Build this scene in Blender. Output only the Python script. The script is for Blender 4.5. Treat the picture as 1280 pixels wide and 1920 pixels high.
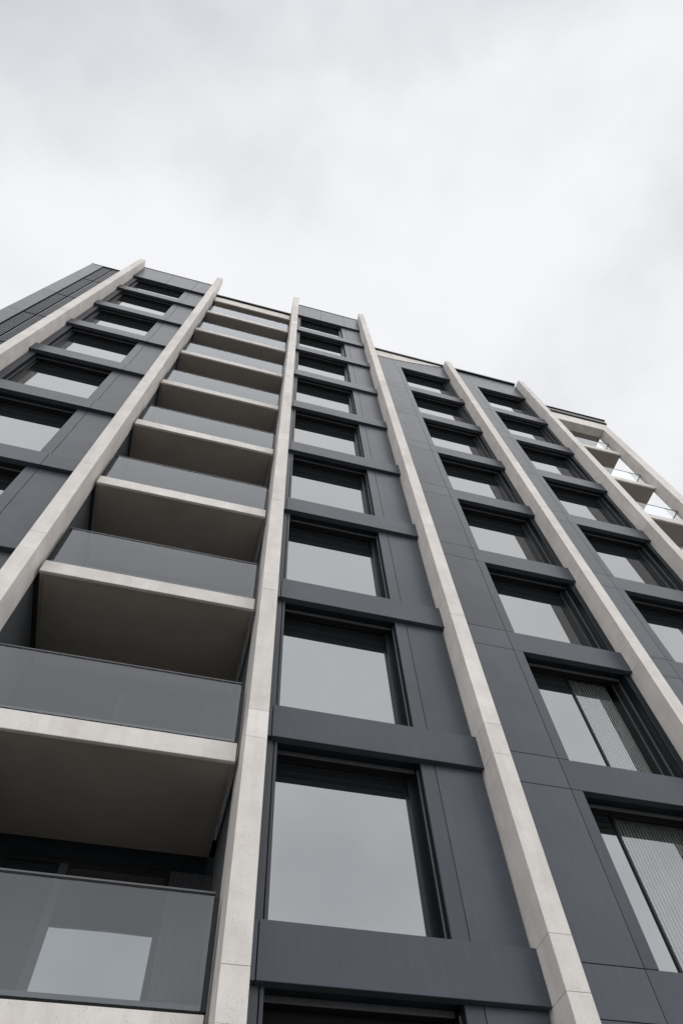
import bpy, bmesh, math, random
from mathutils import Vector, Matrix
random.seed(7)
for o in list(bpy.data.objects):
    bpy.data.objects.remove(o, do_unlink=True)
scene = bpy.context.scene
COL = scene.collection

# ------------------------------------------------------------------ camera
ZO = 4.825                                   # height of the first spandrel level above the pavement
cd = bpy.data.cameras.new('camera')
cam = bpy.data.objects.new('camera', cd)
COL.objects.link(cam)
cd.sensor_fit = 'VERTICAL'
cd.sensor_height = 36.0
cd.lens = 1218.88 * 36.0 / 1920.0
cd.clip_start = 0.1
cd.clip_end = 3000
R = Vector((0.965201, -0.257971, -0.042871))
U = Vector((-0.206170, -0.851504, 0.482114))
W = Vector((0.160876, 0.456498, 0.875059))
m = Matrix.Identity(4)
for i in range(3):
    m[i][0], m[i][1], m[i][2] = R[i], U[i], -W[i]
m.translation = Vector((-1.0930, -6.6335, -3.2248 + ZO))
cam.matrix_world = m
scene.camera = cam

# ------------------------------------------------------------------ light
SUN_AZ, SUN_EL = math.radians(42), math.radians(46)      # azimuth to the right of straight out of the facade
to_sun = Vector((math.sin(SUN_AZ) * math.cos(SUN_EL), -math.cos(SUN_AZ) * math.cos(SUN_EL), math.sin(SUN_EL)))
sd = bpy.data.lights.new('sun', 'SUN')
sd.energy = 1.5
sd.angle = math.radians(176)
sd.color = (1.0, 0.985, 0.965)
sun = bpy.data.objects.new('sun', sd)
sun.rotation_euler = (-to_sun).to_track_quat('-Z', 'Y').to_euler()
sun.location = (6, -20, 40)
COL.objects.link(sun)

world = bpy.data.worlds.new('World')
scene.world = world
world.use_nodes = True
nt = world.node_tree
nt.nodes.clear()
N, Lk = nt.nodes.new, nt.links.new
out = N('ShaderNodeOutputWorld')
bg = N('ShaderNodeBackground')
bg.inputs['Strength'].default_value = 0.1
sky = N('ShaderNodeTexSky')
sky.sky_type = 'NISHITA'
sky.sun_disc = False
sky.sun_elevation = SUN_EL
sky.sun_rotation = math.pi - SUN_AZ
tc = N('ShaderNodeTexCoord')
sep = N('ShaderNodeSeparateXYZ')
Lk(tc.outputs['Generated'], sep.inputs[0])
zc = N('ShaderNodeMath'); zc.operation = 'MAXIMUM'; zc.inputs[1].default_value = 0.0
Lk(sep.outputs['Z'], zc.inputs[0])
za = N('ShaderNodeMath'); za.operation = 'ADD'; za.inputs[1].default_value = 0.22
Lk(zc.outputs[0], za.inputs[0])
dx = N('ShaderNodeMath'); dx.operation = 'DIVIDE'
dy = N('ShaderNodeMath'); dy.operation = 'DIVIDE'
Lk(sep.outputs['X'], dx.inputs[0]); Lk(za.outputs[0], dx.inputs[1])
Lk(sep.outputs['Y'], dy.inputs[0]); Lk(za.outputs[0], dy.inputs[1])
cmb = N('ShaderNodeCombineXYZ')
Lk(dx.outputs[0], cmb.inputs['X']); Lk(dy.outputs[0], cmb.inputs['Y'])
cmb.inputs['Z'].default_value = 50.68          # picks the slice of cloud
n1 = N('ShaderNodeTexNoise'); n1.inputs['Scale'].default_value = 1.1; n1.inputs['Detail'].default_value = 5; n1.inputs['Roughness'].default_value = 0.48
n1.inputs['Distortion'].default_value = 0.25
n2 = N('ShaderNodeTexNoise'); n2.inputs['Scale'].default_value = 4.4; n2.inputs['Detail'].default_value = 6; n2.inputs['Roughness'].default_value = 0.5
Lk(cmb.outputs[0], n1.inputs['Vector']); Lk(cmb.outputs[0], n2.inputs['Vector'])
mxn = N('ShaderNodeMix'); mxn.data_type = 'FLOAT'; mxn.inputs['Factor'].default_value = 0.32
Lk(n1.outputs['Fac'], mxn.inputs['A']); Lk(n2.outputs['Fac'], mxn.inputs['B'])
cr = N('ShaderNodeValToRGB')
cr.color_ramp.interpolation = 'EASE'
cr.color_ramp.elements[0].position = 0.335; cr.color_ramp.elements[0].color = (2.80, 2.86, 3.05, 1)
cr.color_ramp.elements[1].position = 0.605; cr.color_ramp.elements[1].color = (4.42, 4.43, 4.50, 1)
Lk(mxn.outputs[0], cr.inputs['Fac'])
mix = N('ShaderNodeMix'); mix.data_type = 'RGBA'; mix.inputs['Factor'].default_value = 0.96
Lk(sky.outputs[0], mix.inputs['A']); Lk(cr.outputs[0], mix.inputs['B'])
Lk(mix.outputs['Result'], bg.inputs['Color'])
Lk(bg.outputs[0], out.inputs['Surface'])

vs = scene.view_settings
vs.view_transform = 'Standard'
vs.look = 'None'
vs.gamma = 1.0
vs.exposure = 1.1
vs.use_curve_mapping = False

# ------------------------------------------------------------------ materials
def new_mat(name):
    mt = bpy.data.materials.new(name)
    mt.use_nodes = True
    t = mt.node_tree
    b = t.nodes['Principled BSDF']
    return mt, t, b

def nd(t, kind, **kw):
    n = t.nodes.new(kind)
    for k, v in kw.items():
        if k in n.inputs:
            n.inputs[k].default_value = v
        else:
            setattr(n, k, v)
    return n

def mixc(t, fac, a, b, blend='MIX'):
    n = t.nodes.new('ShaderNodeMix'); n.data_type = 'RGBA'; n.blend_type = blend
    for sock, v in (('Factor', fac), ('A', a), ('B', b)):
        if isinstance(v, (int, float)):
            n.inputs[sock].default_value = v
        elif isinstance(v, tuple):
            n.inputs[sock].default_value = (*v, 1) if len(v) == 3 else v
        else:
            t.links.new(v, n.inputs[sock])
    return n.outputs['Result']

def ramp(t, src, p0, p1, c0=(0, 0, 0), c1=(1, 1, 1)):
    r = t.nodes.new('ShaderNodeValToRGB')
    r.color_ramp.elements[0].position = p0; r.color_ramp.elements[0].color = (*c0, 1)
    r.color_ramp.elements[1].position = p1; r.color_ramp.elements[1].color = (*c1, 1)
    t.links.new(src, r.inputs['Fac'])
    return r.outputs['Color']

def mapped(t, scale):
    g = t.nodes.new('ShaderNodeNewGeometry')
    mp = t.nodes.new('ShaderNodeMapping')
    mp.inputs['Scale'].default_value = scale
    t.links.new(g.outputs['Position'], mp.inputs['Vector'])
    return mp.outputs['Vector']

def stone_mat():
    mt, t, b = new_mat('pale_stone')
    v = mapped(t, (1, 1, 1))
    vs_ = mapped(t, (2.2, 2.2, 0.35))
    big = nd(t, 'ShaderNodeTexNoise', Scale=2.1, Detail=5.0, Roughness=0.6); t.links.new(v, big.inputs['Vector'])
    streak = nd(t, 'ShaderNodeTexNoise', Scale=3.0, Detail=4.0, Roughness=0.6); t.links.new(vs_, streak.inputs['Vector'])
    fine = nd(t, 'ShaderNodeTexNoise', Scale=70.0, Detail=3.0, Roughness=0.7); t.links.new(v, fine.inputs['Vector'])
    c = mixc(t, ramp(t, big.outputs['Fac'], 0.34, 0.68), (0.53, 0.503, 0.477), (0.67, 0.644, 0.618))
    c = mixc(t, ramp(t, streak.outputs['Fac'], 0.48, 0.75, (0, 0, 0), (0.45, 0.45, 0.45)), c, (0.42, 0.40, 0.38))
    c = mixc(t, 0.22, c, ramp(t, fine.outputs['Fac'], 0.25, 0.75, (0.35, 0.33, 0.31), (0.72, 0.69, 0.66)))
    # air holes and shell specks
    wv = nd(t, 'ShaderNodeTexVoronoi', Scale=26.0); t.links.new(v, wv.inputs['Vector'])
    gate = nd(t, 'ShaderNodeTexNoise', Scale=5.5, Detail=2.0); t.links.new(v, gate.inputs['Vector'])
    pit = nd(t, 'ShaderNodeMath', operation='LESS_THAN'); pit.inputs[1].default_value = 0.17
    t.links.new(wv.outputs['Distance'], pit.inputs[0])
    gt = nd(t, 'ShaderNodeMath', operation='GREATER_THAN'); gt.inputs[1].default_value = 0.53
    t.links.new(gate.outputs['Fac'], gt.inputs[0])
    mu = nd(t, 'ShaderNodeMath', operation='MULTIPLY'); t.links.new(pit.outputs[0], mu.inputs[0]); t.links.new(gt.outputs[0], mu.inputs[1])
    mu2 = nd(t, 'ShaderNodeMath', operation='MULTIPLY'); t.links.new(mu.outputs[0], mu2.inputs[0]); mu2.inputs[1].default_value = 0.45
    c = mixc(t, mu2.outputs[0], c, (0.25, 0.235, 0.22))
    oi = nd(t, 'ShaderNodeObjectInfo')
    tone = nd(t, 'ShaderNodeMapRange'); tone.inputs['To Min'].default_value = 0.93; tone.inputs['To Max'].default_value = 1.07
    t.links.new(oi.outputs['Random'], tone.inputs['Value'])
    hs = nd(t, 'ShaderNodeHueSaturation'); t.links.new(tone.outputs[0], hs.inputs['Value']); t.links.new(c, hs.inputs['Color'])
    t.links.new(hs.outputs[0], b.inputs['Base Color'])
    b.inputs['Roughness'].default_value = 0.82
    bp = nd(t, 'ShaderNodeBump', Strength=0.25, Distance=0.004)
    t.links.new(fine.outputs['Fac'], bp.inputs['Height'])
    t.links.new(bp.outputs[0], b.inputs['Normal'])
    return mt

def metal_mat(name, col, rough, var=0.09, wave=0.05, ior=1.45):
    mt, t, b = new_mat(name)
    v = mapped(t, (1, 1, 1))
    vst = mapped(t, (3, 3, 0.5))
    big = nd(t, 'ShaderNodeTexNoise', Scale=0.8, Detail=4.0, Roughness=0.55); t.links.new(v, big.inputs['Vector'])
    dust = nd(t, 'ShaderNodeTexNoise', Scale=4.0, Detail=6.0, Roughness=0.65); t.links.new(vst, dust.inputs['Vector'])
    dark = tuple(c * 0.9 for c in col); light = tuple(c * 1.1 for c in col)
    c = mixc(t, ramp(t, big.outputs['Fac'], 0.3, 0.7), dark, light)
    c = mixc(t, ramp(t, dust.outputs['Fac'], 0.5, 0.82, (0, 0, 0), (0.24, 0.24, 0.24)), c, tuple(min(1, x * 1.9 + 0.01) for x in col))
    oi = nd(t, 'ShaderNodeObjectInfo')
    tone = nd(t, 'ShaderNodeMapRange'); tone.inputs['To Min'].default_value = 1 - var; tone.inputs['To Max'].default_value = 1 + var
    t.links.new(oi.outputs['Random'], tone.inputs['Value'])
    hs = nd(t, 'ShaderNodeHueSaturation'); t.links.new(tone.outputs[0], hs.inputs['Value']); t.links.new(c, hs.inputs['Color'])
    t.links.new(hs.outputs[0], b.inputs['Base Color'])
    rr = nd(t, 'ShaderNodeMapRange'); rr.inputs['To Min'].default_value = rough - 0.05; rr.inputs['To Max'].default_value = rough + 0.08
    t.links.new(dust.outputs['Fac'], rr.inputs['Value']); t.links.new(rr.outputs[0], b.inputs['Roughness'])
    b.inputs['IOR'].default_value = ior
    wv = nd(t, 'ShaderNodeTexNoise', Scale=1.6, Detail=1.0); t.links.new(v, wv.inputs['Vector'])
    bp = nd(t, 'ShaderNodeBump', Strength=wave, Distance=0.05)
    t.links.new(wv.outputs['Fac'], bp.inputs['Height']); t.links.new(bp.outputs[0], b.inputs['Normal'])
    return mt

def plain_mat(name, col, rough, spec=0.5, nscale=3.0, amt=0.12):
    mt, t, b = new_mat(name)
    v = mapped(t, (1, 1, 1))
    n = nd(t, 'ShaderNodeTexNoise', Scale=nscale, Detail=5.0, Roughness=0.6); t.links.new(v, n.inputs['Vector'])
    c = mixc(t, ramp(t, n.outputs['Fac'], 0.28, 0.75), tuple(x * (1 - amt) for x in col), tuple(x * (1 + amt) for x in col))
    t.links.new(c, b.inputs['Base Color'])
    b.inputs['Roughness'].default_value = rough
    b.inputs['Specular IOR Level'].default_value = spec
    return mt

def window_glass():
    mt, t, b = new_mat('coated_window_glass')
    b.inputs['Base Color'].default_value = (0.012, 0.014, 0.016, 1)
    b.inputs['Roughness'].default_value = 0.0
    b.inputs['IOR'].default_value = 2.65
    b.inputs['Specular Tint'].default_value = (0.935, 0.972, 1.0, 1)
    v = mapped(t, (1, 1, 1))
    wv = nd(t, 'ShaderNodeTexNoise', Scale=1.1, Detail=1.0); t.links.new(v, wv.inputs['Vector'])
    bp = nd(t, 'ShaderNodeBump', Strength=0.05, Distance=0.03)
    t.links.new(wv.outputs['Fac'], bp.inputs['Height']); t.links.new(bp.outputs[0], b.inputs['Normal'])
    return mt

def clear_glass(name, ior, tint):
    mt = bpy.data.materials.new(name); mt.use_nodes = True
    t = mt.node_tree; t.nodes.clear()
    o = t.nodes.new('ShaderNodeOutputMaterial')
    tr = t.nodes.new('ShaderNodeBsdfTransparent'); tr.inputs[0].default_value = (*tint, 1)
    gl = t.nodes.new('ShaderNodeBsdfGlossy'); gl.inputs['Roughness'].default_value = 0.0
    gl.inputs['Color'].default_value = (0.92, 0.96, 1.0, 1)
    fr = t.nodes.new('ShaderNodeFresnel'); fr.inputs['IOR'].default_value = ior
    g = t.nodes.new('ShaderNodeNewGeometry')
    inv = t.nodes.new('ShaderNodeMath'); inv.operation = 'SUBTRACT'; inv.inputs[0].default_value = 1.0
    t.links.new(g.outputs['Backfacing'], inv.inputs[1])
    mu = t.nodes.new('ShaderNodeMath'); mu.operation = 'MULTIPLY'
    t.links.new(fr.outputs[0], mu.inputs[0]); t.links.new(inv.outputs[0], mu.inputs[1])
    mx = t.nodes.new('ShaderNodeMixShader')
    t.links.new(mu.outputs[0], mx.inputs[0]); t.links.new(tr.outputs[0], mx.inputs[1]); t.links.new(gl.outputs[0], mx.inputs[2])
    t.links.new(mx.outputs[0], o.inputs[0])
    return mt

M = {
    'stone': stone_mat(),
    'panel': metal_mat('anthracite_panel', (0.050, 0.0575, 0.071), 0.34, 0.16, 0.2, 1.32),
    'trim': metal_mat('anthracite_trim', (0.042, 0.046, 0.056), 0.36, 0.1, 0.05, 1.3),
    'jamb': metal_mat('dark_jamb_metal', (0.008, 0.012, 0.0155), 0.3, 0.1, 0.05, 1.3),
    'frame': metal_mat('window_frame_metal', (0.0075, 0.009, 0.010), 0.34, 0.1, 0.05, 1.3),
    'bar': metal_mat('frame_edge_metal', (0.07, 0.075, 0.082), 0.3),
    'black': plain_mat('shadow_gap_backing', (0.010, 0.010, 0.011), 0.8, 0.2),
    'soffit': plain_mat('balcony_soffit', (0.27, 0.245, 0.222), 0.85, 0.3, 1.6, 0.10),
    'ribbed': metal_mat('ribbed_cladding', (0.075, 0.081, 0.089), 0.42),
    'wglass': window_glass(),
    'bglass': clear_glass('balustrade_glass', 1.68, (0.79, 0.815, 0.825)),
    'vglass': clear_glass('clear_window_glass', 2.2, (0.9, 0.92, 0.92)),
    'lglass': clear_glass('loggia_glass', 1.45, (0.955, 0.965, 0.965)),
    'blind': plain_mat('blind_cloth', (0.20, 0.20, 0.197), 0.9, 0.1, 8.0, 0.1),
    'room': plain_mat('room_interior', (0.05, 0.048, 0.045), 0.9, 0.1),
    'ground': plain_mat('pale_paving', (0.20, 0.195, 0.185), 0.9, 0.3, 0.6, 0.2),
    'rod': metal_mat('galvanised_rod', (0.35, 0.35, 0.34), 0.4),
}

# ------------------------------------------------------------------ builders
WL = {}            # world position of every object's origin
CACHE = {}

def link(name, mesh, center, parent):
    o = bpy.data.objects.new(name, mesh)
    COL.objects.link(o)
    c = Vector(center)
    WL[o] = c
    if parent is not None:
        o.parent = parent
        o.location = c - WL[parent]
    else:
        o.location = c
    return o

def box_mesh(sx, sy, sz, mat, bevel):
    key = (round(sx, 4), round(sy, 4), round(sz, 4), mat, bevel)
    if key in CACHE:
        return CACHE[key]
    bm = bmesh.new()
    bmesh.ops.create_cube(bm, size=1.0)
    bmesh.ops.scale(bm, vec=(sx, sy, sz), verts=bm.verts)
    if bevel:
        bmesh.ops.bevel(bm, geom=list(bm.edges), offset=min(bevel, sx * 0.3, sy * 0.3, sz * 0.3), segments=1, affect='EDGES')
    me = bpy.data.meshes.new(mat + '_piece')
    bm.to_mesh(me); bm.free()
    me.materials.append(M[mat])
    CACHE[key] = me
    return me

def box(name, x0, x1, y0, y1, z0, z1, mat, parent, bevel=0.004, jit=0.0):
    """axis-aligned piece; z is measured from the first spandrel level"""
    me = box_mesh(x1 - x0, y1 - y0, z1 - z0, mat, bevel)
    o = link(name, me, ((x0 + x1) / 2, (y0 + y1) / 2, (z0 + z1) / 2 + ZO), parent)
    if jit:
        o.rotation_euler = (random.uniform(-jit, jit), 0, random.uniform(-jit, jit))
    return o

def multi(name, boxes, mat, parent, kind=None):
    """several small solids joined into one part"""
    bm = bmesh.new()
    c = Vector(((boxes[0][0] + boxes[0][1]) / 2, (boxes[0][2] + boxes[0][3]) / 2, (boxes[0][4] + boxes[0][5]) / 2))
    for x0, x1, y0, y1, z0, z1 in boxes:
        r = bmesh.ops.create_cube(bm, size=1.0)
        bmesh.ops.scale(bm, vec=(x1 - x0, y1 - y0, z1 - z0), verts=r['verts'])
        bmesh.ops.translate(bm, vec=Vector(((x0 + x1) / 2, (y0 + y1) / 2, (z0 + z1) / 2)) - c, verts=r['verts'])
    me = bpy.data.meshes.new(name)
    bm.to_mesh(me); bm.free()
    me.materials.append(M[mat])
    o = link(name, me, (c.x, c.y, c.z + ZO), parent)
    if kind:
        o['kind'] = kind
    return o

def prism(name, pts, y0, y1, mat, parent):
    """outline in x,z extruded from y0 to y1"""
    n = len(pts)
    cx = sum(p[0] for p in pts) / n; cz = sum(p[1] for p in pts) / n; cy = (y0 + y1) / 2
    vv = [(x - cx, y0 - cy, z - cz) for x, z in pts] + [(x - cx, y1 - cy, z - cz) for x, z in pts]
    ff = [tuple(range(n)), tuple(range(2 * n - 1, n - 1, -1))]
    for i in range(n):
        j = (i + 1) % n
        ff.append((j, i, n + i, n + j))
    me = bpy.data.meshes.new(name)
    me.from_pydata(vv, [], ff)
    bm = bmesh.new(); bm.from_mesh(me); bmesh.ops.recalc_face_normals(bm, faces=bm.faces); bm.to_mesh(me); bm.free()
    me.materials.append(M[mat])
    return link(name, me, (cx, cy, cz + ZO), parent)

def empty(name, loc, parent=None):
    o = link(name, None, loc, parent)
    o.empty_display_size = 0.3
    return o

def ribs_x(x0, x1, y, depth, pitch, z0, z1):
    """vertical ribs standing on a wall facing -y"""
    n = int((x1 - x0) / pitch); out_ = []
    for i in range(n):
        a = x0 + (i + 0.25) * pitch
        out_.append((a, a + pitch * 0.5, y - depth, y, z0, z1))
    return out_

# ------------------------------------------------------------------ setting
def ground():
    bm = bmesh.new()
    bmesh.ops.create_grid(bm, x_segments=1, y_segments=1, size=600)
    me = bpy.data.meshes.new('pavement'); bm.to_mesh(me); bm.free(); me.materials.append(M['ground'])
    o = link('pavement', me, (0, 0, 0), None)
    o['kind'] = 'structure'
    o['label'] = 'pale grey paving at the foot of the apartment block'
    o['category'] = 'pavement'
ground()

# ------------------------------------------------------------------ the building
B = empty('apartment_building', (0, 0, 0))
B['label'] = 'tall dark grey apartment block with pale vertical stone fins and stacked balconies'
B['category'] = 'building'

HB = 0.553
G = 0.42                                     # glass behind the face of the spandrels
zC = [-0.018, 2.872, 5.942, 9.110, 12.344, 15.654, 18.957, 22.267, 25.396, 28.398]
zA = [0.0, 2.967, 6.076, 9.053, 12.421, 15.692, 18.945, 22.090, 25.380, 28.300]
zD = [0.071, 3.038, 6.111, 9.181, 12.360, 15.480, 18.580, 21.660, 24.830]
zE = [0.0, 2.967, 6.180, 9.249, 12.445, 15.570, 18.670, 21.690, 24.880]
BASE = -ZO
GAP = 0.0026

def glass_depth(i):
    """i = number of the storey counted from the ground floor; the upper reveals are shallower"""
    return 0.455 - 0.021 * max(i, 0)

# ---- stone fins
def fin(x0, x1, y0, y1, top, joints, rod=True, head=None):
    t0 = head or top
    f = box('fin', x0 + 0.006, x1 - 0.006, y0 + 0.006, y1 - 0.004, BASE, t0 - 0.006, 'soffit', B, 0)
    lv = [BASE] + sorted(j for j in joints if BASE + 0.3 < j < t0 - 0.2) + [t0]
    if head:                      # free-standing head whose back edge leans forward
        pr = [(y0, head + GAP), (y0, top), (y0 + 0.26, top), (y1, head + GAP)]
        cy, cz = (y0 + y1) / 2, (head + top) / 2
        vv = [(sx * (x1 - x0) / 2, y - cy, z - cz) for sx in (-1, 1) for y, z in pr]
        me = bpy.data.meshes.new('fin_head')
        me.from_pydata(vv, [], [(0, 1, 2, 3), (7, 6, 5, 4), (0, 4, 5, 1), (1, 5, 6, 2), (2, 6, 7, 3), (3, 7, 4, 0)])
        bm = bmesh.new(); bm.from_mesh(me); bmesh.ops.recalc_face_normals(bm, faces=bm.faces); bm.to_mesh(me); bm.free()
        me.materials.append(M['stone'])
        link('fin_head', me, ((x0 + x1) / 2, cy, cz + ZO), f)
    for a, b in zip(lv[:-1], lv[1:]):
        box('stone_panel', x0 + random.uniform(-0.0008, 0.0008), x1, y0 + random.uniform(-0.001, 0.001), y1, a + (GAP * 0.6 if a > BASE else 0), b - GAP * 0.6, 'stone', f, 0.002)
    if rod:
        multi('lightning_rod', [((x0 + x1) / 2 + 0.04, (x0 + x1) / 2 + 0.062, y0 + 0.06, y0 + 0.082, top, top + 0.42),
                                ((x0 + x1) / 2 + 0.02, (x0 + x1) / 2 + 0.082, y0 + 0.04, y0 + 0.102, top, top + 0.03)], 'rod', f)
    return f

def lv2(zs, off=0.0):
    r = []
    for k in range(-1, len(zs)):
        b = zs[k] if k >= 0 else zs[0] - 3.0
        r += [b + off, b + off + HB - 0.01]
    return r

zB = [-0.575, 2.460, 5.575, 8.750, 12.020, 15.300, 18.560, 21.800, 24.930]   # undersides of the balcony fascias
FT = 0.292
fin(-7.960, -7.690, -0.20, 0.60, 30.68, lv2(zA))
fin(-4.196, -3.928, -0.30, 0.27, 30.60, [z for b in zB for z in (b - 0.04, b + 0.45)], head=28.35)
fin(-0.372, -0.104, -0.32, 0.45, 30.68, [z for b in zB for z in (b + 0.06, b + 0.51)], head=28.35)
fin(3.008, 3.278, -0.32, 0.62, 30.76, lv2(zC))
fin(7.052, 7.335, 0.02, 0.95, 26.75, lv2(zD))
fin(10.735, 11.020, 0.02, 1.60, 26.62, lv2(zE))

# ---- backing walls (one per bay, dark, behind the cladding joints and the glass)
def core(x0, x1, y0, y1, top, parent=B):
    return box('backing_wall', x0, x1, y0, y1, BASE, top, 'black', parent, 0)

# ---- one storey of a clad bay
def window(xl, xr, yb, z0, z1, stile_l, stile_r, parent=B, split=None, g=G):
    """recessed window: frame (the part) with pane, head bars and jambs as its pieces; z0 = sill, z1 = underside of the spandrel above"""
    yg = yb + g
    fr = [(xl + stile_l, xr - stile_r, yg - 0.055, yg - 0.004, z1 - 0.03, z1 + 0.02)]
    if stile_l: fr.append((xl, xl + stile_l, yg - 0.075, yg - 0.004, z0 - 0.02, z1 + 0.02))
    if stile_r: fr.append((xr - stile_r, xr, yg - 0.075, yg - 0.004, z0 - 0.02, z1 + 0.02))
    fr.append((xl + stile_l, xr - stile_r, yg - 0.05, yg - 0.004, z0 - 0.02, z0 + 0.05))
    w = multi('window', fr, 'frame', parent)
    a, b_ = xl + stile_l - 0.01, xr - stile_r + 0.01
    if split is None:
        box('pane', a, b_, yg, yg + 0.02, z0 - 0.01, z1 + 0.01, 'wglass', w, 0, jit=0.0035)
    else:
        box('pane', a, split - 0.018, yg, yg + 0.02, z0 - 0.01, z1 + 0.01, 'wglass', w, 0, jit=0.0015)
        box('mullion', split - 0.018, split + 0.018, yg - 0.03, yg + 0.02, z0 - 0.01, z1 + 0.01, 'frame', w, 0.003)
        box('pane', split + 0.018, b_, yg, yg + 0.012, z0 - 0.01, z1 + 0.01, 'vglass', w, 0)
    # lintel lining and the lit edge of the blind box
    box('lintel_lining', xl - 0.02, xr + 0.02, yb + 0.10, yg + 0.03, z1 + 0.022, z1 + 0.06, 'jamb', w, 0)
    hb_ = g * 0.66
    box('head_bar', xl + 0.01, xr - 0.01, yb + hb_ - 0.02, yb + hb_, z1 - 0.040, z1 + 0.021, 'bar', w, 0.004)
    box('blind_box', xl + 0.01, xr - 0.01, yb + hb_ + 0.002, yg - 0.058, z1 - 0.034, z1 + 0.021, 'black', w, 0)
    return w

ZT = {'A': 30.60, 'C': 30.62, 'D': 26.88, 'E': 26.90}

# --- bay C (window left, recessed panels right)
def bay_c():
    yb, pr = 0.0, 0.09
    core(-0.103, 3.007, yb + G + 0.03, 9.0, ZT['C'] - 0.05)
    core(2.092, 3.007, yb + 0.13, yb + G + 0.028, ZT['C'] - 0.06)
    core(-0.103, 0.095, yb + 0.13, yb + G + 0.028, ZT['C'] - 0.06)
    lv = [zC[0] - 3.0] + zC
    for i in range(len(lv) - 1):
        zb, zt = lv[i], lv[i + 1]
        box('spandrel_panel', 0.004, 3.003, yb, yb + 0.12, zb, zb + HB, 'panel', B, 0.004)
        box('return_panel', -0.100, -0.004, yb + 0.012, yb + 0.12, zb + 0.004, zb + HB - 0.004, 'panel', B, 0.003)
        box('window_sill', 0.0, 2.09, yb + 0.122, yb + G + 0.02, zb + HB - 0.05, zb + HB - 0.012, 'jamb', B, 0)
        z0, z1 = zb + HB, zt
        box('trim_strip', -0.100, 0.050, yb + pr, yb + pr + 0.04, z0 + 0.003, z1 - 0.002, 'trim', B, 0.003)
        box('trim_strip', 0.060, 0.101, yb + pr - 0.006, yb + G + 0.02, z0 + 0.003, z1 - 0.002, 'trim', B, 0.003)
        box('narrow_panel', 2.092, 2.297, yb + pr, yb + pr + 0.036, z0 + 0.003, z1 - 0.002, 'panel', B, 0.004)
        box('wide_panel', 2.304, 2.985, yb + pr, yb + pr + 0.036, z0 + 0.003, z1 - 0.002, 'panel', B, 0.004)
        w = window(0.103, 2.075, yb, z0, z1, 0.0, 0.10, g=glass_depth(i))
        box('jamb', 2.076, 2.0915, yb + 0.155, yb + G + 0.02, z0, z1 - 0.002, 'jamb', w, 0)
        box('jamb_bead', 2.060, 2.0755, yb + 0.175, yb + 0.205, z0, z1 - 0.06, 'bar', w, 0.004)
    z0, z1 = zC[9], ZT['C']
    for a, b in ((-0.100, 1.085), (1.092, 2.255), (2.262, 3.003)):
        box('parapet_panel', a, b, yb, yb + 0.12, z0, z1, 'panel', B, 0.004)
    box('coping', -0.102, 3.006, yb - 0.018, yb + 0.6, z1 + 0.004, z1 + 0.04, 'trim', B, 0.004)
bay_c()

# --- bay A (jamb against the fin left, window, recessed panels right)
def bay_a():
    yb, pr = 0.1435, 0.10
    xl, xs, xr = -7.688, -5.070, -4.198
    core(xl, xr, yb + G + 0.03, 9.0, ZT['A'] - 0.05)
    core(-5.325, xr, yb + 0.145, yb + G + 0.028, ZT['A'] - 0.06)
    core(xl, -7.49, yb + 0.145, yb + G + 0.028, ZT['A'] - 0.06)
    lv = [zA[0] - 3.0] + zA
    for i in range(len(lv) - 1):
        zb, zt = lv[i], lv[i + 1]
        box('spandrel_panel', xl + 0.002, xs - 0.004, yb, yb + 0.12, zb, zb + HB, 'panel', B, 0.004)
        box('spandrel_panel', xs + 0.004, xr - 0.002, yb, yb + 0.12, zb, zb + HB, 'panel', B, 0.004)
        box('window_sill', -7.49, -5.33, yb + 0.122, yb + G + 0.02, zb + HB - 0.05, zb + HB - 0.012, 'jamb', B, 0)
        z0, z1 = zb + HB, zt
        box('narrow_panel', -5.327, -5.094, yb + pr, yb + pr + 0.04, z0 + 0.003, z1 - 0.002, 'panel', B, 0.004)
        box('wide_panel', -5.086, xr - 0.012, yb + pr, yb + pr + 0.04, z0 + 0.003, z1 - 0.002, 'panel', B, 0.004)
        box('reveal_panel', xl + 0.003, -7.488, yb + pr, yb + pr + 0.04, z0 + 0.003, z1 - 0.002, 'trim', B, 0.004)
        w = window(-7.485, -5.332, yb, z0, z1, 0.12, 0.0, g=glass_depth(i))
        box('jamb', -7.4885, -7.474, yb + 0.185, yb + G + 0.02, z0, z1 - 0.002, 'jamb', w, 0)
        box('jamb_bead', -7.473, -7.455, yb + 0.23, yb + 0.26, z0, z1 - 0.06, 'bar', w, 0.004)
    z0, z1 = zA[9], ZT['A']
    for a, b in ((xl + 0.002, -6.245), (-6.237, -5.055), (-5.047, xr - 0.002)):
        box('parapet_panel', a, b, yb, yb + 0.12, z0, z1, 'panel', B, 0.004)
    box('coping', xl, xr, yb - 0.018, yb + 0.6, z1 + 0.004, z1 + 0.04, 'trim', B, 0.004)
bay_a()

CURT = []
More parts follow.
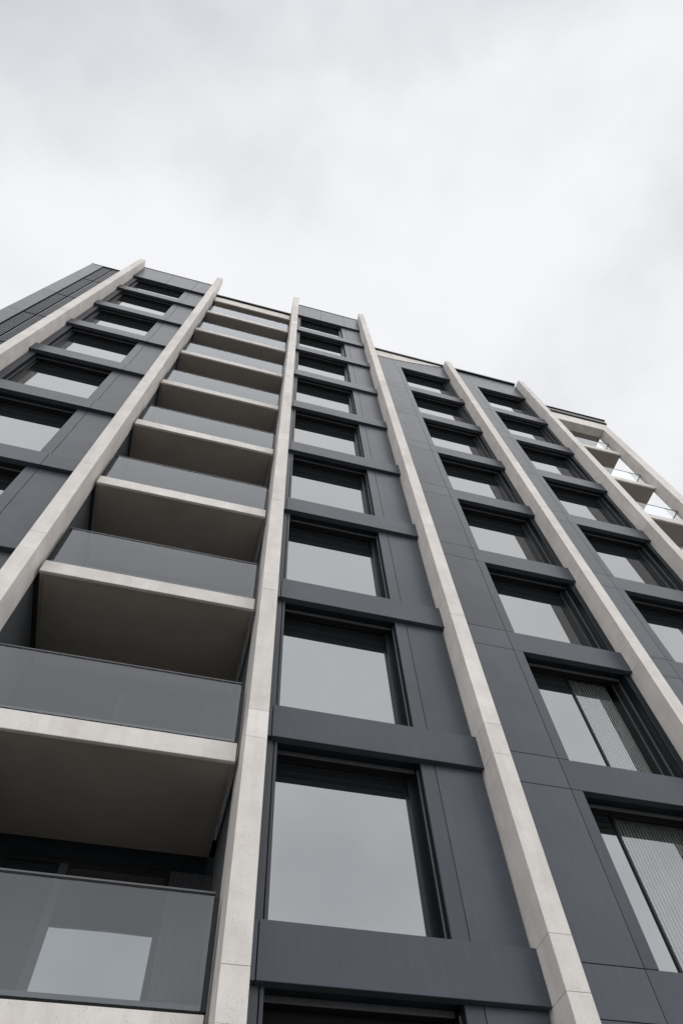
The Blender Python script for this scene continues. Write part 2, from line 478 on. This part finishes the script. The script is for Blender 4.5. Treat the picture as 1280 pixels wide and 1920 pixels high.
# --- bays D and E (panels flush with the spandrels left, window, deep jamb right)
def bay_de(name, zs, yb, xl, xs, xo, xj, xr, splits, pj):
    core(xl, xr, yb + G + (0.55 if name == 'D' else 0.03), 9.0, ZT[name] - 0.05)
    core(xl, xo - 0.012, yb + 0.045, yb + G + (0.54 if name == 'D' else 0.028), ZT[name] - 0.06)
    core(xj + 0.012, xr, yb + 0.135, yb + G + (0.54 if name == 'D' else 0.028), ZT[name] - 0.06)
    lv = [zs[0] - 3.0] + zs
    for i in range(len(lv) - 1):
        zb, zt = lv[i], lv[i + 1]
        g = 0.004
        box('spandrel_panel', xl + 0.002, xs - g, yb, yb + 0.035, zb + g, zb + HB - g, 'panel', B, 0.003)
        box('spandrel_panel', xs + g, xr - 0.002, yb, yb + 0.12, zb, zb + HB - 0.002, 'panel', B, 0.003)
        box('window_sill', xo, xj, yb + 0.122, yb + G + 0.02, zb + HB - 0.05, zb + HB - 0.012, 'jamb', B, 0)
        z0, z1 = zb + HB, zt
        box('wide_panel', xl + 0.002, xs - g, yb, yb + 0.035, z0 + g, z1 - g, 'panel', B, 0.003)
        box('narrow_panel', xs + g, xo, yb, yb + 0.040, z0 + g, z1 - g, 'panel', B, 0.003)
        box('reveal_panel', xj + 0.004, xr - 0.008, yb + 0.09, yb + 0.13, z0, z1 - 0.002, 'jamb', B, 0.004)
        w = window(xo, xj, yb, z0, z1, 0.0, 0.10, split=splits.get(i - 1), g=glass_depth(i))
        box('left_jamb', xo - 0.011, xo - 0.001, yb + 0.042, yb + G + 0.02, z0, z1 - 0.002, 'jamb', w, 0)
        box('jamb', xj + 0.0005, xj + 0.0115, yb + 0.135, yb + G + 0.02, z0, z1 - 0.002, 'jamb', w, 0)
        box('jamb_bead', xj - 0.112, xj - 0.102, yb + glass_depth(i) - 0.03, yb + glass_depth(i) - 0.003, z0, z1 - 0.04, 'bar', w, 0.002)
        box('jamb_bead', xj - 0.018, xj - 0.002, yb + glass_depth(i) - 0.13, yb + glass_depth(i) - 0.08, z0, z1 - 0.04, 'bar', w, 0.003)
        if name == 'D':
            if (i - 1) in splits:
                CURT.append((splits[i - 1] + 0.04, xj - 0.22, yb + glass_depth(i) + 0.07, z0, z1, i - 1))
            # storey slab behind the glass line so the rooms are separate dark spaces
            box('floor_slab', xo - 0.01, xj + 0.01, yb + G + 0.026, yb + G + 0.53, zb + 0.03, zb + HB - 0.06, 'black', B, 0)
    z0, z1 = zs[8], ZT[name]
    e = [xl + 0.002] + list(pj) + [xr - 0.002]
    for a, b in zip(e[:-1], e[1:]):
        box('parapet_panel', a + 0.003, b - 0.003, yb, yb + 0.12, z0, z1 - 0.14, 'panel', B, 0.003)
    box('coping', xl, xr, yb - 0.09, yb + 0.6, z1 - 0.135, z1 + 0.01, 'frame', B, 0.006)
bay_de('D', zD, 0.335, 3.280, 4.540, 4.730, 6.900, 7.050, {0: 5.385, 1: 5.79}, (4.47, 5.797))
bay_de('E', zE, 0.341, 7.337, 8.153, 8.345, 10.575, 10.733, {}, (8.153, 9.505))

# pale stone facing tapering along the top of the lower block
ed = [(3.284, 25.79), (4.466, 25.86), (5.235, 26.02), (6.02, 26.26), (6.95, 26.66)]
for (xa, za), (xb, zb_) in zip(ed[:-1], ed[1:]):
    prism('stone_facing', [(xa + 0.003, za), (xb - 0.003, zb_), (xb - 0.003, 26.735), (xa + 0.003, 26.735)], 0.335 - 0.016, 0.333, 'stone', B)

# ---- balconies
XB0, XB1, YB0, YB1 = -3.870, -0.420, 0.10, 2.10
core(-3.926, -0.374, YB1 + 0.14, 9.0, 28.15)
box('balcony_side_wall', -4.194, -3.960, 0.272, 9.0, BASE, 28.1, 'black', B, 0)
box('balcony_side_wall', -0.340, -0.106, 0.452, 9.0, BASE, 30.4, 'black', B, 0)
core(3.010, 3.276, 0.622, 9.0, 30.4)
core(7.054, 7.333, 0.952, 9.0, 26.5)
core(-7.958, -7.692, 0.602, 9.0, 30.4)
LVB = [zB[0] - 3.05] + zB + [27.33]
for i in range(len(LVB) - 1):
    zb, zt = LVB[i], LVB[i + 1]
    zs = zb + FT
    # ribbed cladding on the two side walls, one storey each
    for xw, sgn, ya in ((-3.960, 1, 0.275), (-0.340, -1, 0.455)):
        p, bx = 0.034, []
        n = int((2.05 - ya) / p)
        for j in range(n):
            a = ya + j * p
            x0, x1 = (xw, xw + 0.014) if sgn > 0 else (xw - 0.014, xw)
            bx.append((x0, x1, a + 0.008, a + 0.026, zs + 0.0, zt))
        multi('ribbed_side_cladding', bx, 'ribbed', B, 'stuff')
    # back wall of the balcony
    zh = zt - 0.235
    w = multi('balcony_window', [(-3.06, -0.90, YB1 + 0.01, YB1 + 0.07, zh - 0.07, zh), (-3.06, -0.90, YB1 + 0.01, YB1 + 0.07, zs, zs + 0.06),
                                 (-3.06, -2.99, YB1 + 0.01, YB1 + 0.07, zs + 0.06, zh - 0.07), (-0.97, -0.90, YB1 + 0.01, YB1 + 0.07, zs + 0.06, zh - 0.07),
                                 (-2.32, -2.21, YB1 + 0.01, YB1 + 0.07, zs + 0.06, zh - 0.07)], 'frame', B)
    multi('ribbed_mullion', ribs_x(-2.32, -2.21, YB1 + 0.009, 0.016, 0.027, zs + 0.06, zh - 0.07), 'ribbed', w)
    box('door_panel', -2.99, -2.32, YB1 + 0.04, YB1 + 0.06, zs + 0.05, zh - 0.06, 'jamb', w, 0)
    box('pane', -2.21, -0.97, YB1 + 0.04, YB1 + 0.06, zs + 0.05, zh - 0.06, 'wglass', w, 0, jit=0.001)
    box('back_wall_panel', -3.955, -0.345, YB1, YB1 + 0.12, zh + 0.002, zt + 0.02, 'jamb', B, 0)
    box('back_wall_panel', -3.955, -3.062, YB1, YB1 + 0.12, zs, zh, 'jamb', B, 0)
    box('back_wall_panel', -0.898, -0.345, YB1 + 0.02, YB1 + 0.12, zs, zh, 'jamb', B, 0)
    multi('ribbed_back_cladding', ribs_x(-0.895, -0.35, YB1 + 0.02, 0.02, 0.032, zs, zh - 0.003), 'ribbed', B, 'stuff')

for i, zb in enumerate([LVB[0]] + zB):
    zs = zb + FT
    s = box('balcony', XB0 + 0.012, XB1 - 0.012, YB0 + 0.062, YB1 - 0.002, zb + 0.016, zs - 0.006, 'soffit', B, 0)
    box('fascia', XB0, XB1, YB0, YB0 + 0.060, zb, zs, 'stone', s, 0.005)
    # soffit board framed by a thin groove
    box('soffit_board', XB0 + 0.055, XB1 - 0.055, YB0 + 0.105, YB1 - 0.01, zb + 0.002, zb + 0.0155, 'soffit', s, 0.002)
    multi('soffit_edge', [(XB0 + 0.012, XB1 - 0.012, YB0 + 0.0625, YB0 + 0.098, zb + 0.003, zb + 0.0158), (XB0 + 0.012, XB0 + 0.048, YB0 + 0.0985, YB1 - 0.01, zb + 0.003, zb + 0.0158), (XB1 - 0.048, XB1 - 0.012, YB0 + 0.0985, YB1 - 0.01, zb + 0.003, zb + 0.0158)], 'soffit', s)
    yg = YB0 + 0.02
    box('base_channel', XB0 + 0.02, XB1 - 0.02, yg + 0.012, yg + 0.07, zs + 0.001, zs + 0.04, 'black', s, 0)
    box('base_rail', XB0 + 0.06, XB1 - 0.042, yg + 0.018, yg + 0.03, zs + 0.042, zs + 0.085, 'bar', s, 0.002)
    box('glass_panel', XB0 + 0.095, XB1 - 0.040, yg, yg + 0.016, zs + 0.032, zs + 1.080, 'bglass', s, 0)
    box('handrail', XB0 + 0.055, XB1 - 0.032, yg - 0.006, yg + 0.036, zs + 1.082, zs + 1.104, 'bar', s, 0.003)
    box('handrail_channel', XB0 + 0.06, XB1 - 0.036, yg - 0.003, yg + 0.02, zs + 1.062, zs + 1.081, 'black', s, 0)
    box('end_post', XB0 + 0.015, XB0 + 0.085, yg + 0.03, yg + 0.07, zs + 0.041, zs + 1.075, 'frame', s, 0.003)
    box('end_post', XB1 - 0.034, XB1 + 0.020, yg + 0.03, yg + 0.07, zs + 0.041, zs + 1.075, 'jamb', s, 0.003)

# roof over the balcony bay
box('roof_infill', -3.958, -3.862, 0.275, 9.0, 27.6, 28.09, 'black', B, 0)
box('roof_infill', -0.430, -0.342, 0.455, 9.0, 27.6, 28.09, 'black', B, 0)
rf = box('balcony_roof', XB0 + 0.012, XB1 - 0.012, YB0 + 0.062, 9.0, 27.346, 28.13, 'soffit', B, 0)
box('fascia', XB0, XB1, YB0, YB0 + 0.060, 27.33, 28.13, 'stone', rf, 0.005)
box('coping', XB0 - 0.03, XB1 + 0.03, YB0 - 0.09, YB0 + 0.5, 28.145, 28.27, 'frame', rf, 0.006)

# ---- louvred bay at the left corner
def louvre_bay():
    yb, xl, xr = 0.126, -9.560, -7.962
    top = 28.42
    core(xl + 0.03, xr, yb + 0.15, 9.0, top - 0.03)
    lv = [zA[0] - 3.0] + zA[:9] + [top]
    for k in range(len(lv) - 1):
        a, b = lv[k], lv[k + 1]
        if k == len(lv) - 2: b = top
        cp = box('corner_panel', xl, -9.065, yb, yb + 0.14, a + 0.006, b - 0.006, 'panel', B, 0.004)
        box('corner_side_panel', xl + 0.002, xl + 0.028, yb + 0.142, 9.0, a + 0.006, b - 0.006, 'panel', B, 0.003)
        for c0, c1 in ((-9.02, -8.66), (-8.60, -8.22)):
            p = 0.056; n = int(round((c1 - c0) / p)); bx = []
            for j in range(n):
                x = c0 + (j + 0.5) * (c1 - c0) / n
                bx.append((x - 0.013, x + 0.013, yb + 0.03, yb + 0.11, a + 0.05, b - 0.03))
            multi('louvre', bx, 'panel', B, 'stuff')
            box('louvre_rail', c0 - 0.015, c1 + 0.015, yb + 0.09, yb + 0.148, a + 0.004, a + 0.045, 'frame', B, 0.002)
        box('louvre_post', -8.645, -8.615, yb + 0.06, yb + 0.148, a + 0.05, b - 0.03, 'frame', B, 0.002)
        box('louvre_post', -8.20, -8.17, yb + 0.02, yb + 0.148, a + 0.05, b - 0.03, 'trim', B, 0.002)
    box('coping', xl - 0.015, xr, yb - 0.012, yb + 0.5, top + 0.003, top + 0.04, 'trim', B, 0.003)
louvre_bay()

# ---- corner loggias at the right end
FX0, FX1, FY = 11.03, 14.61, 1.00
col = fin(14.61, 15.10, 0.712, 1.165, 25.23, [z + 0.02 for z in (22.10, 18.87, 15.83, 12.75, 9.65, 6.55, 3.45, 0.35)], rod=False)
core(11.03, 12.4, 3.2, 9.0, 25.2)
for zb in (22.10, 18.87, 15.83, 12.75, 9.65, 6.55, 3.45, 0.35):
    zs = zb + 0.285
    s = box('loggia_slab', FX0 + 0.01, FX1 - 0.005, FY + 0.062, 4.2, zb + 0.01, zs - 0.004, 'soffit', B, 0)
    box('fascia', FX0, FX1, FY, FY + 0.06, zb, zs, 'stone', s, 0.005)
    box('glass_panel', FX0, FX1 - 0.35, FY + 0.03, FY + 0.046, zs + 0.01, zs + 0.94, 'lglass', s, 0)
    box('glass_panel', FX1 - 0.344, FX1 - 0.03, FY + 0.03, FY + 0.046, zs + 0.01, zs + 0.94, 'lglass', s, 0)
    box('handrail', FX0, FX1 - 0.024, FY + 0.026, FY + 0.05, zs + 0.942, zs + 0.958, 'frame', s, 0)
    box('side_glass_panel', FX1 - 0.04, FX1 - 0.024, FY + 0.17, 3.6, zs + 0.01, zs + 0.94, 'lglass', s, 0)
    box('side_handrail', FX1 - 0.046, FX1 - 0.02, FY + 0.052, 3.6, zs + 0.942, zs + 0.97, 'frame', s, 0)
rb = box('loggia_beam', FX0, 14.606, 0.712, 1.110, 24.32, 25.225, 'stone', B, 0.005)
box('loggia_ceiling', FX0, 14.60, 1.112, 4.2, 24.40, 25.2, 'soffit', B, 0)
rr_ = box('loggia_roof', FX0 - 0.2, 15.16, 0.64, 4.4, 25.24, 25.62, 'jamb', B, 0.01)
box('roof_edge', FX0 - 0.2, 15.20, 0.60, 4.44, 25.625, 25.70, 'frame', rr_, 0.004)

# ---- vertical blinds behind the two lowest windows of the shorter block
def slat_blind(x0, x1, y, z0, z1, label):
    pitch = 0.056
    n = int((x1 - x0) / pitch)
    bm = bmesh.new()
    for i in range(n):
        xc = x0 + (i + 0.5) * (x1 - x0) / n - (x0 + x1) / 2
        r = bmesh.ops.create_cube(bm, size=1.0)
        bmesh.ops.scale(bm, vec=(pitch * random.uniform(0.54, 0.66), 0.012, z1 - z0 + 0.01), verts=r['verts'])
        bmesh.ops.rotate(bm, matrix=Matrix.Rotation(random.uniform(-0.12, 0.12), 3, 'Z'), verts=r['verts'])
        bmesh.ops.translate(bm, vec=(xc, 0, 0), verts=r['verts'])
    # head rail joins the slats
    r = bmesh.ops.create_cube(bm, size=1.0)
    bmesh.ops.scale(bm, vec=(x1 - x0, 0.03, 0.03), verts=r['verts'])
    bmesh.ops.translate(bm, vec=(0, 0.025, (z1 - z0) / 2 - 0.02), verts=r['verts'])
    me = bpy.data.meshes.new('vertical_blind'); bm.to_mesh(me); bm.free(); me.materials.append(M['blind'])
    o = link('vertical_blind', me, ((x0 + x1) / 2, y, (z0 + z1) / 2 + ZO), None)
    o['label'] = label; o['category'] = 'blind'; o['group'] = 'vertical blinds behind the split windows'
for x0, x1, y, z0, z1, k in CURT:
    slat_blind(x0, x1, y, z0, z1, 'pale vertical slat blind behind the lowest window at the bottom right corner' if k == 0 else
            'pale vertical slat blind behind the split window one storey above the lowest right window')
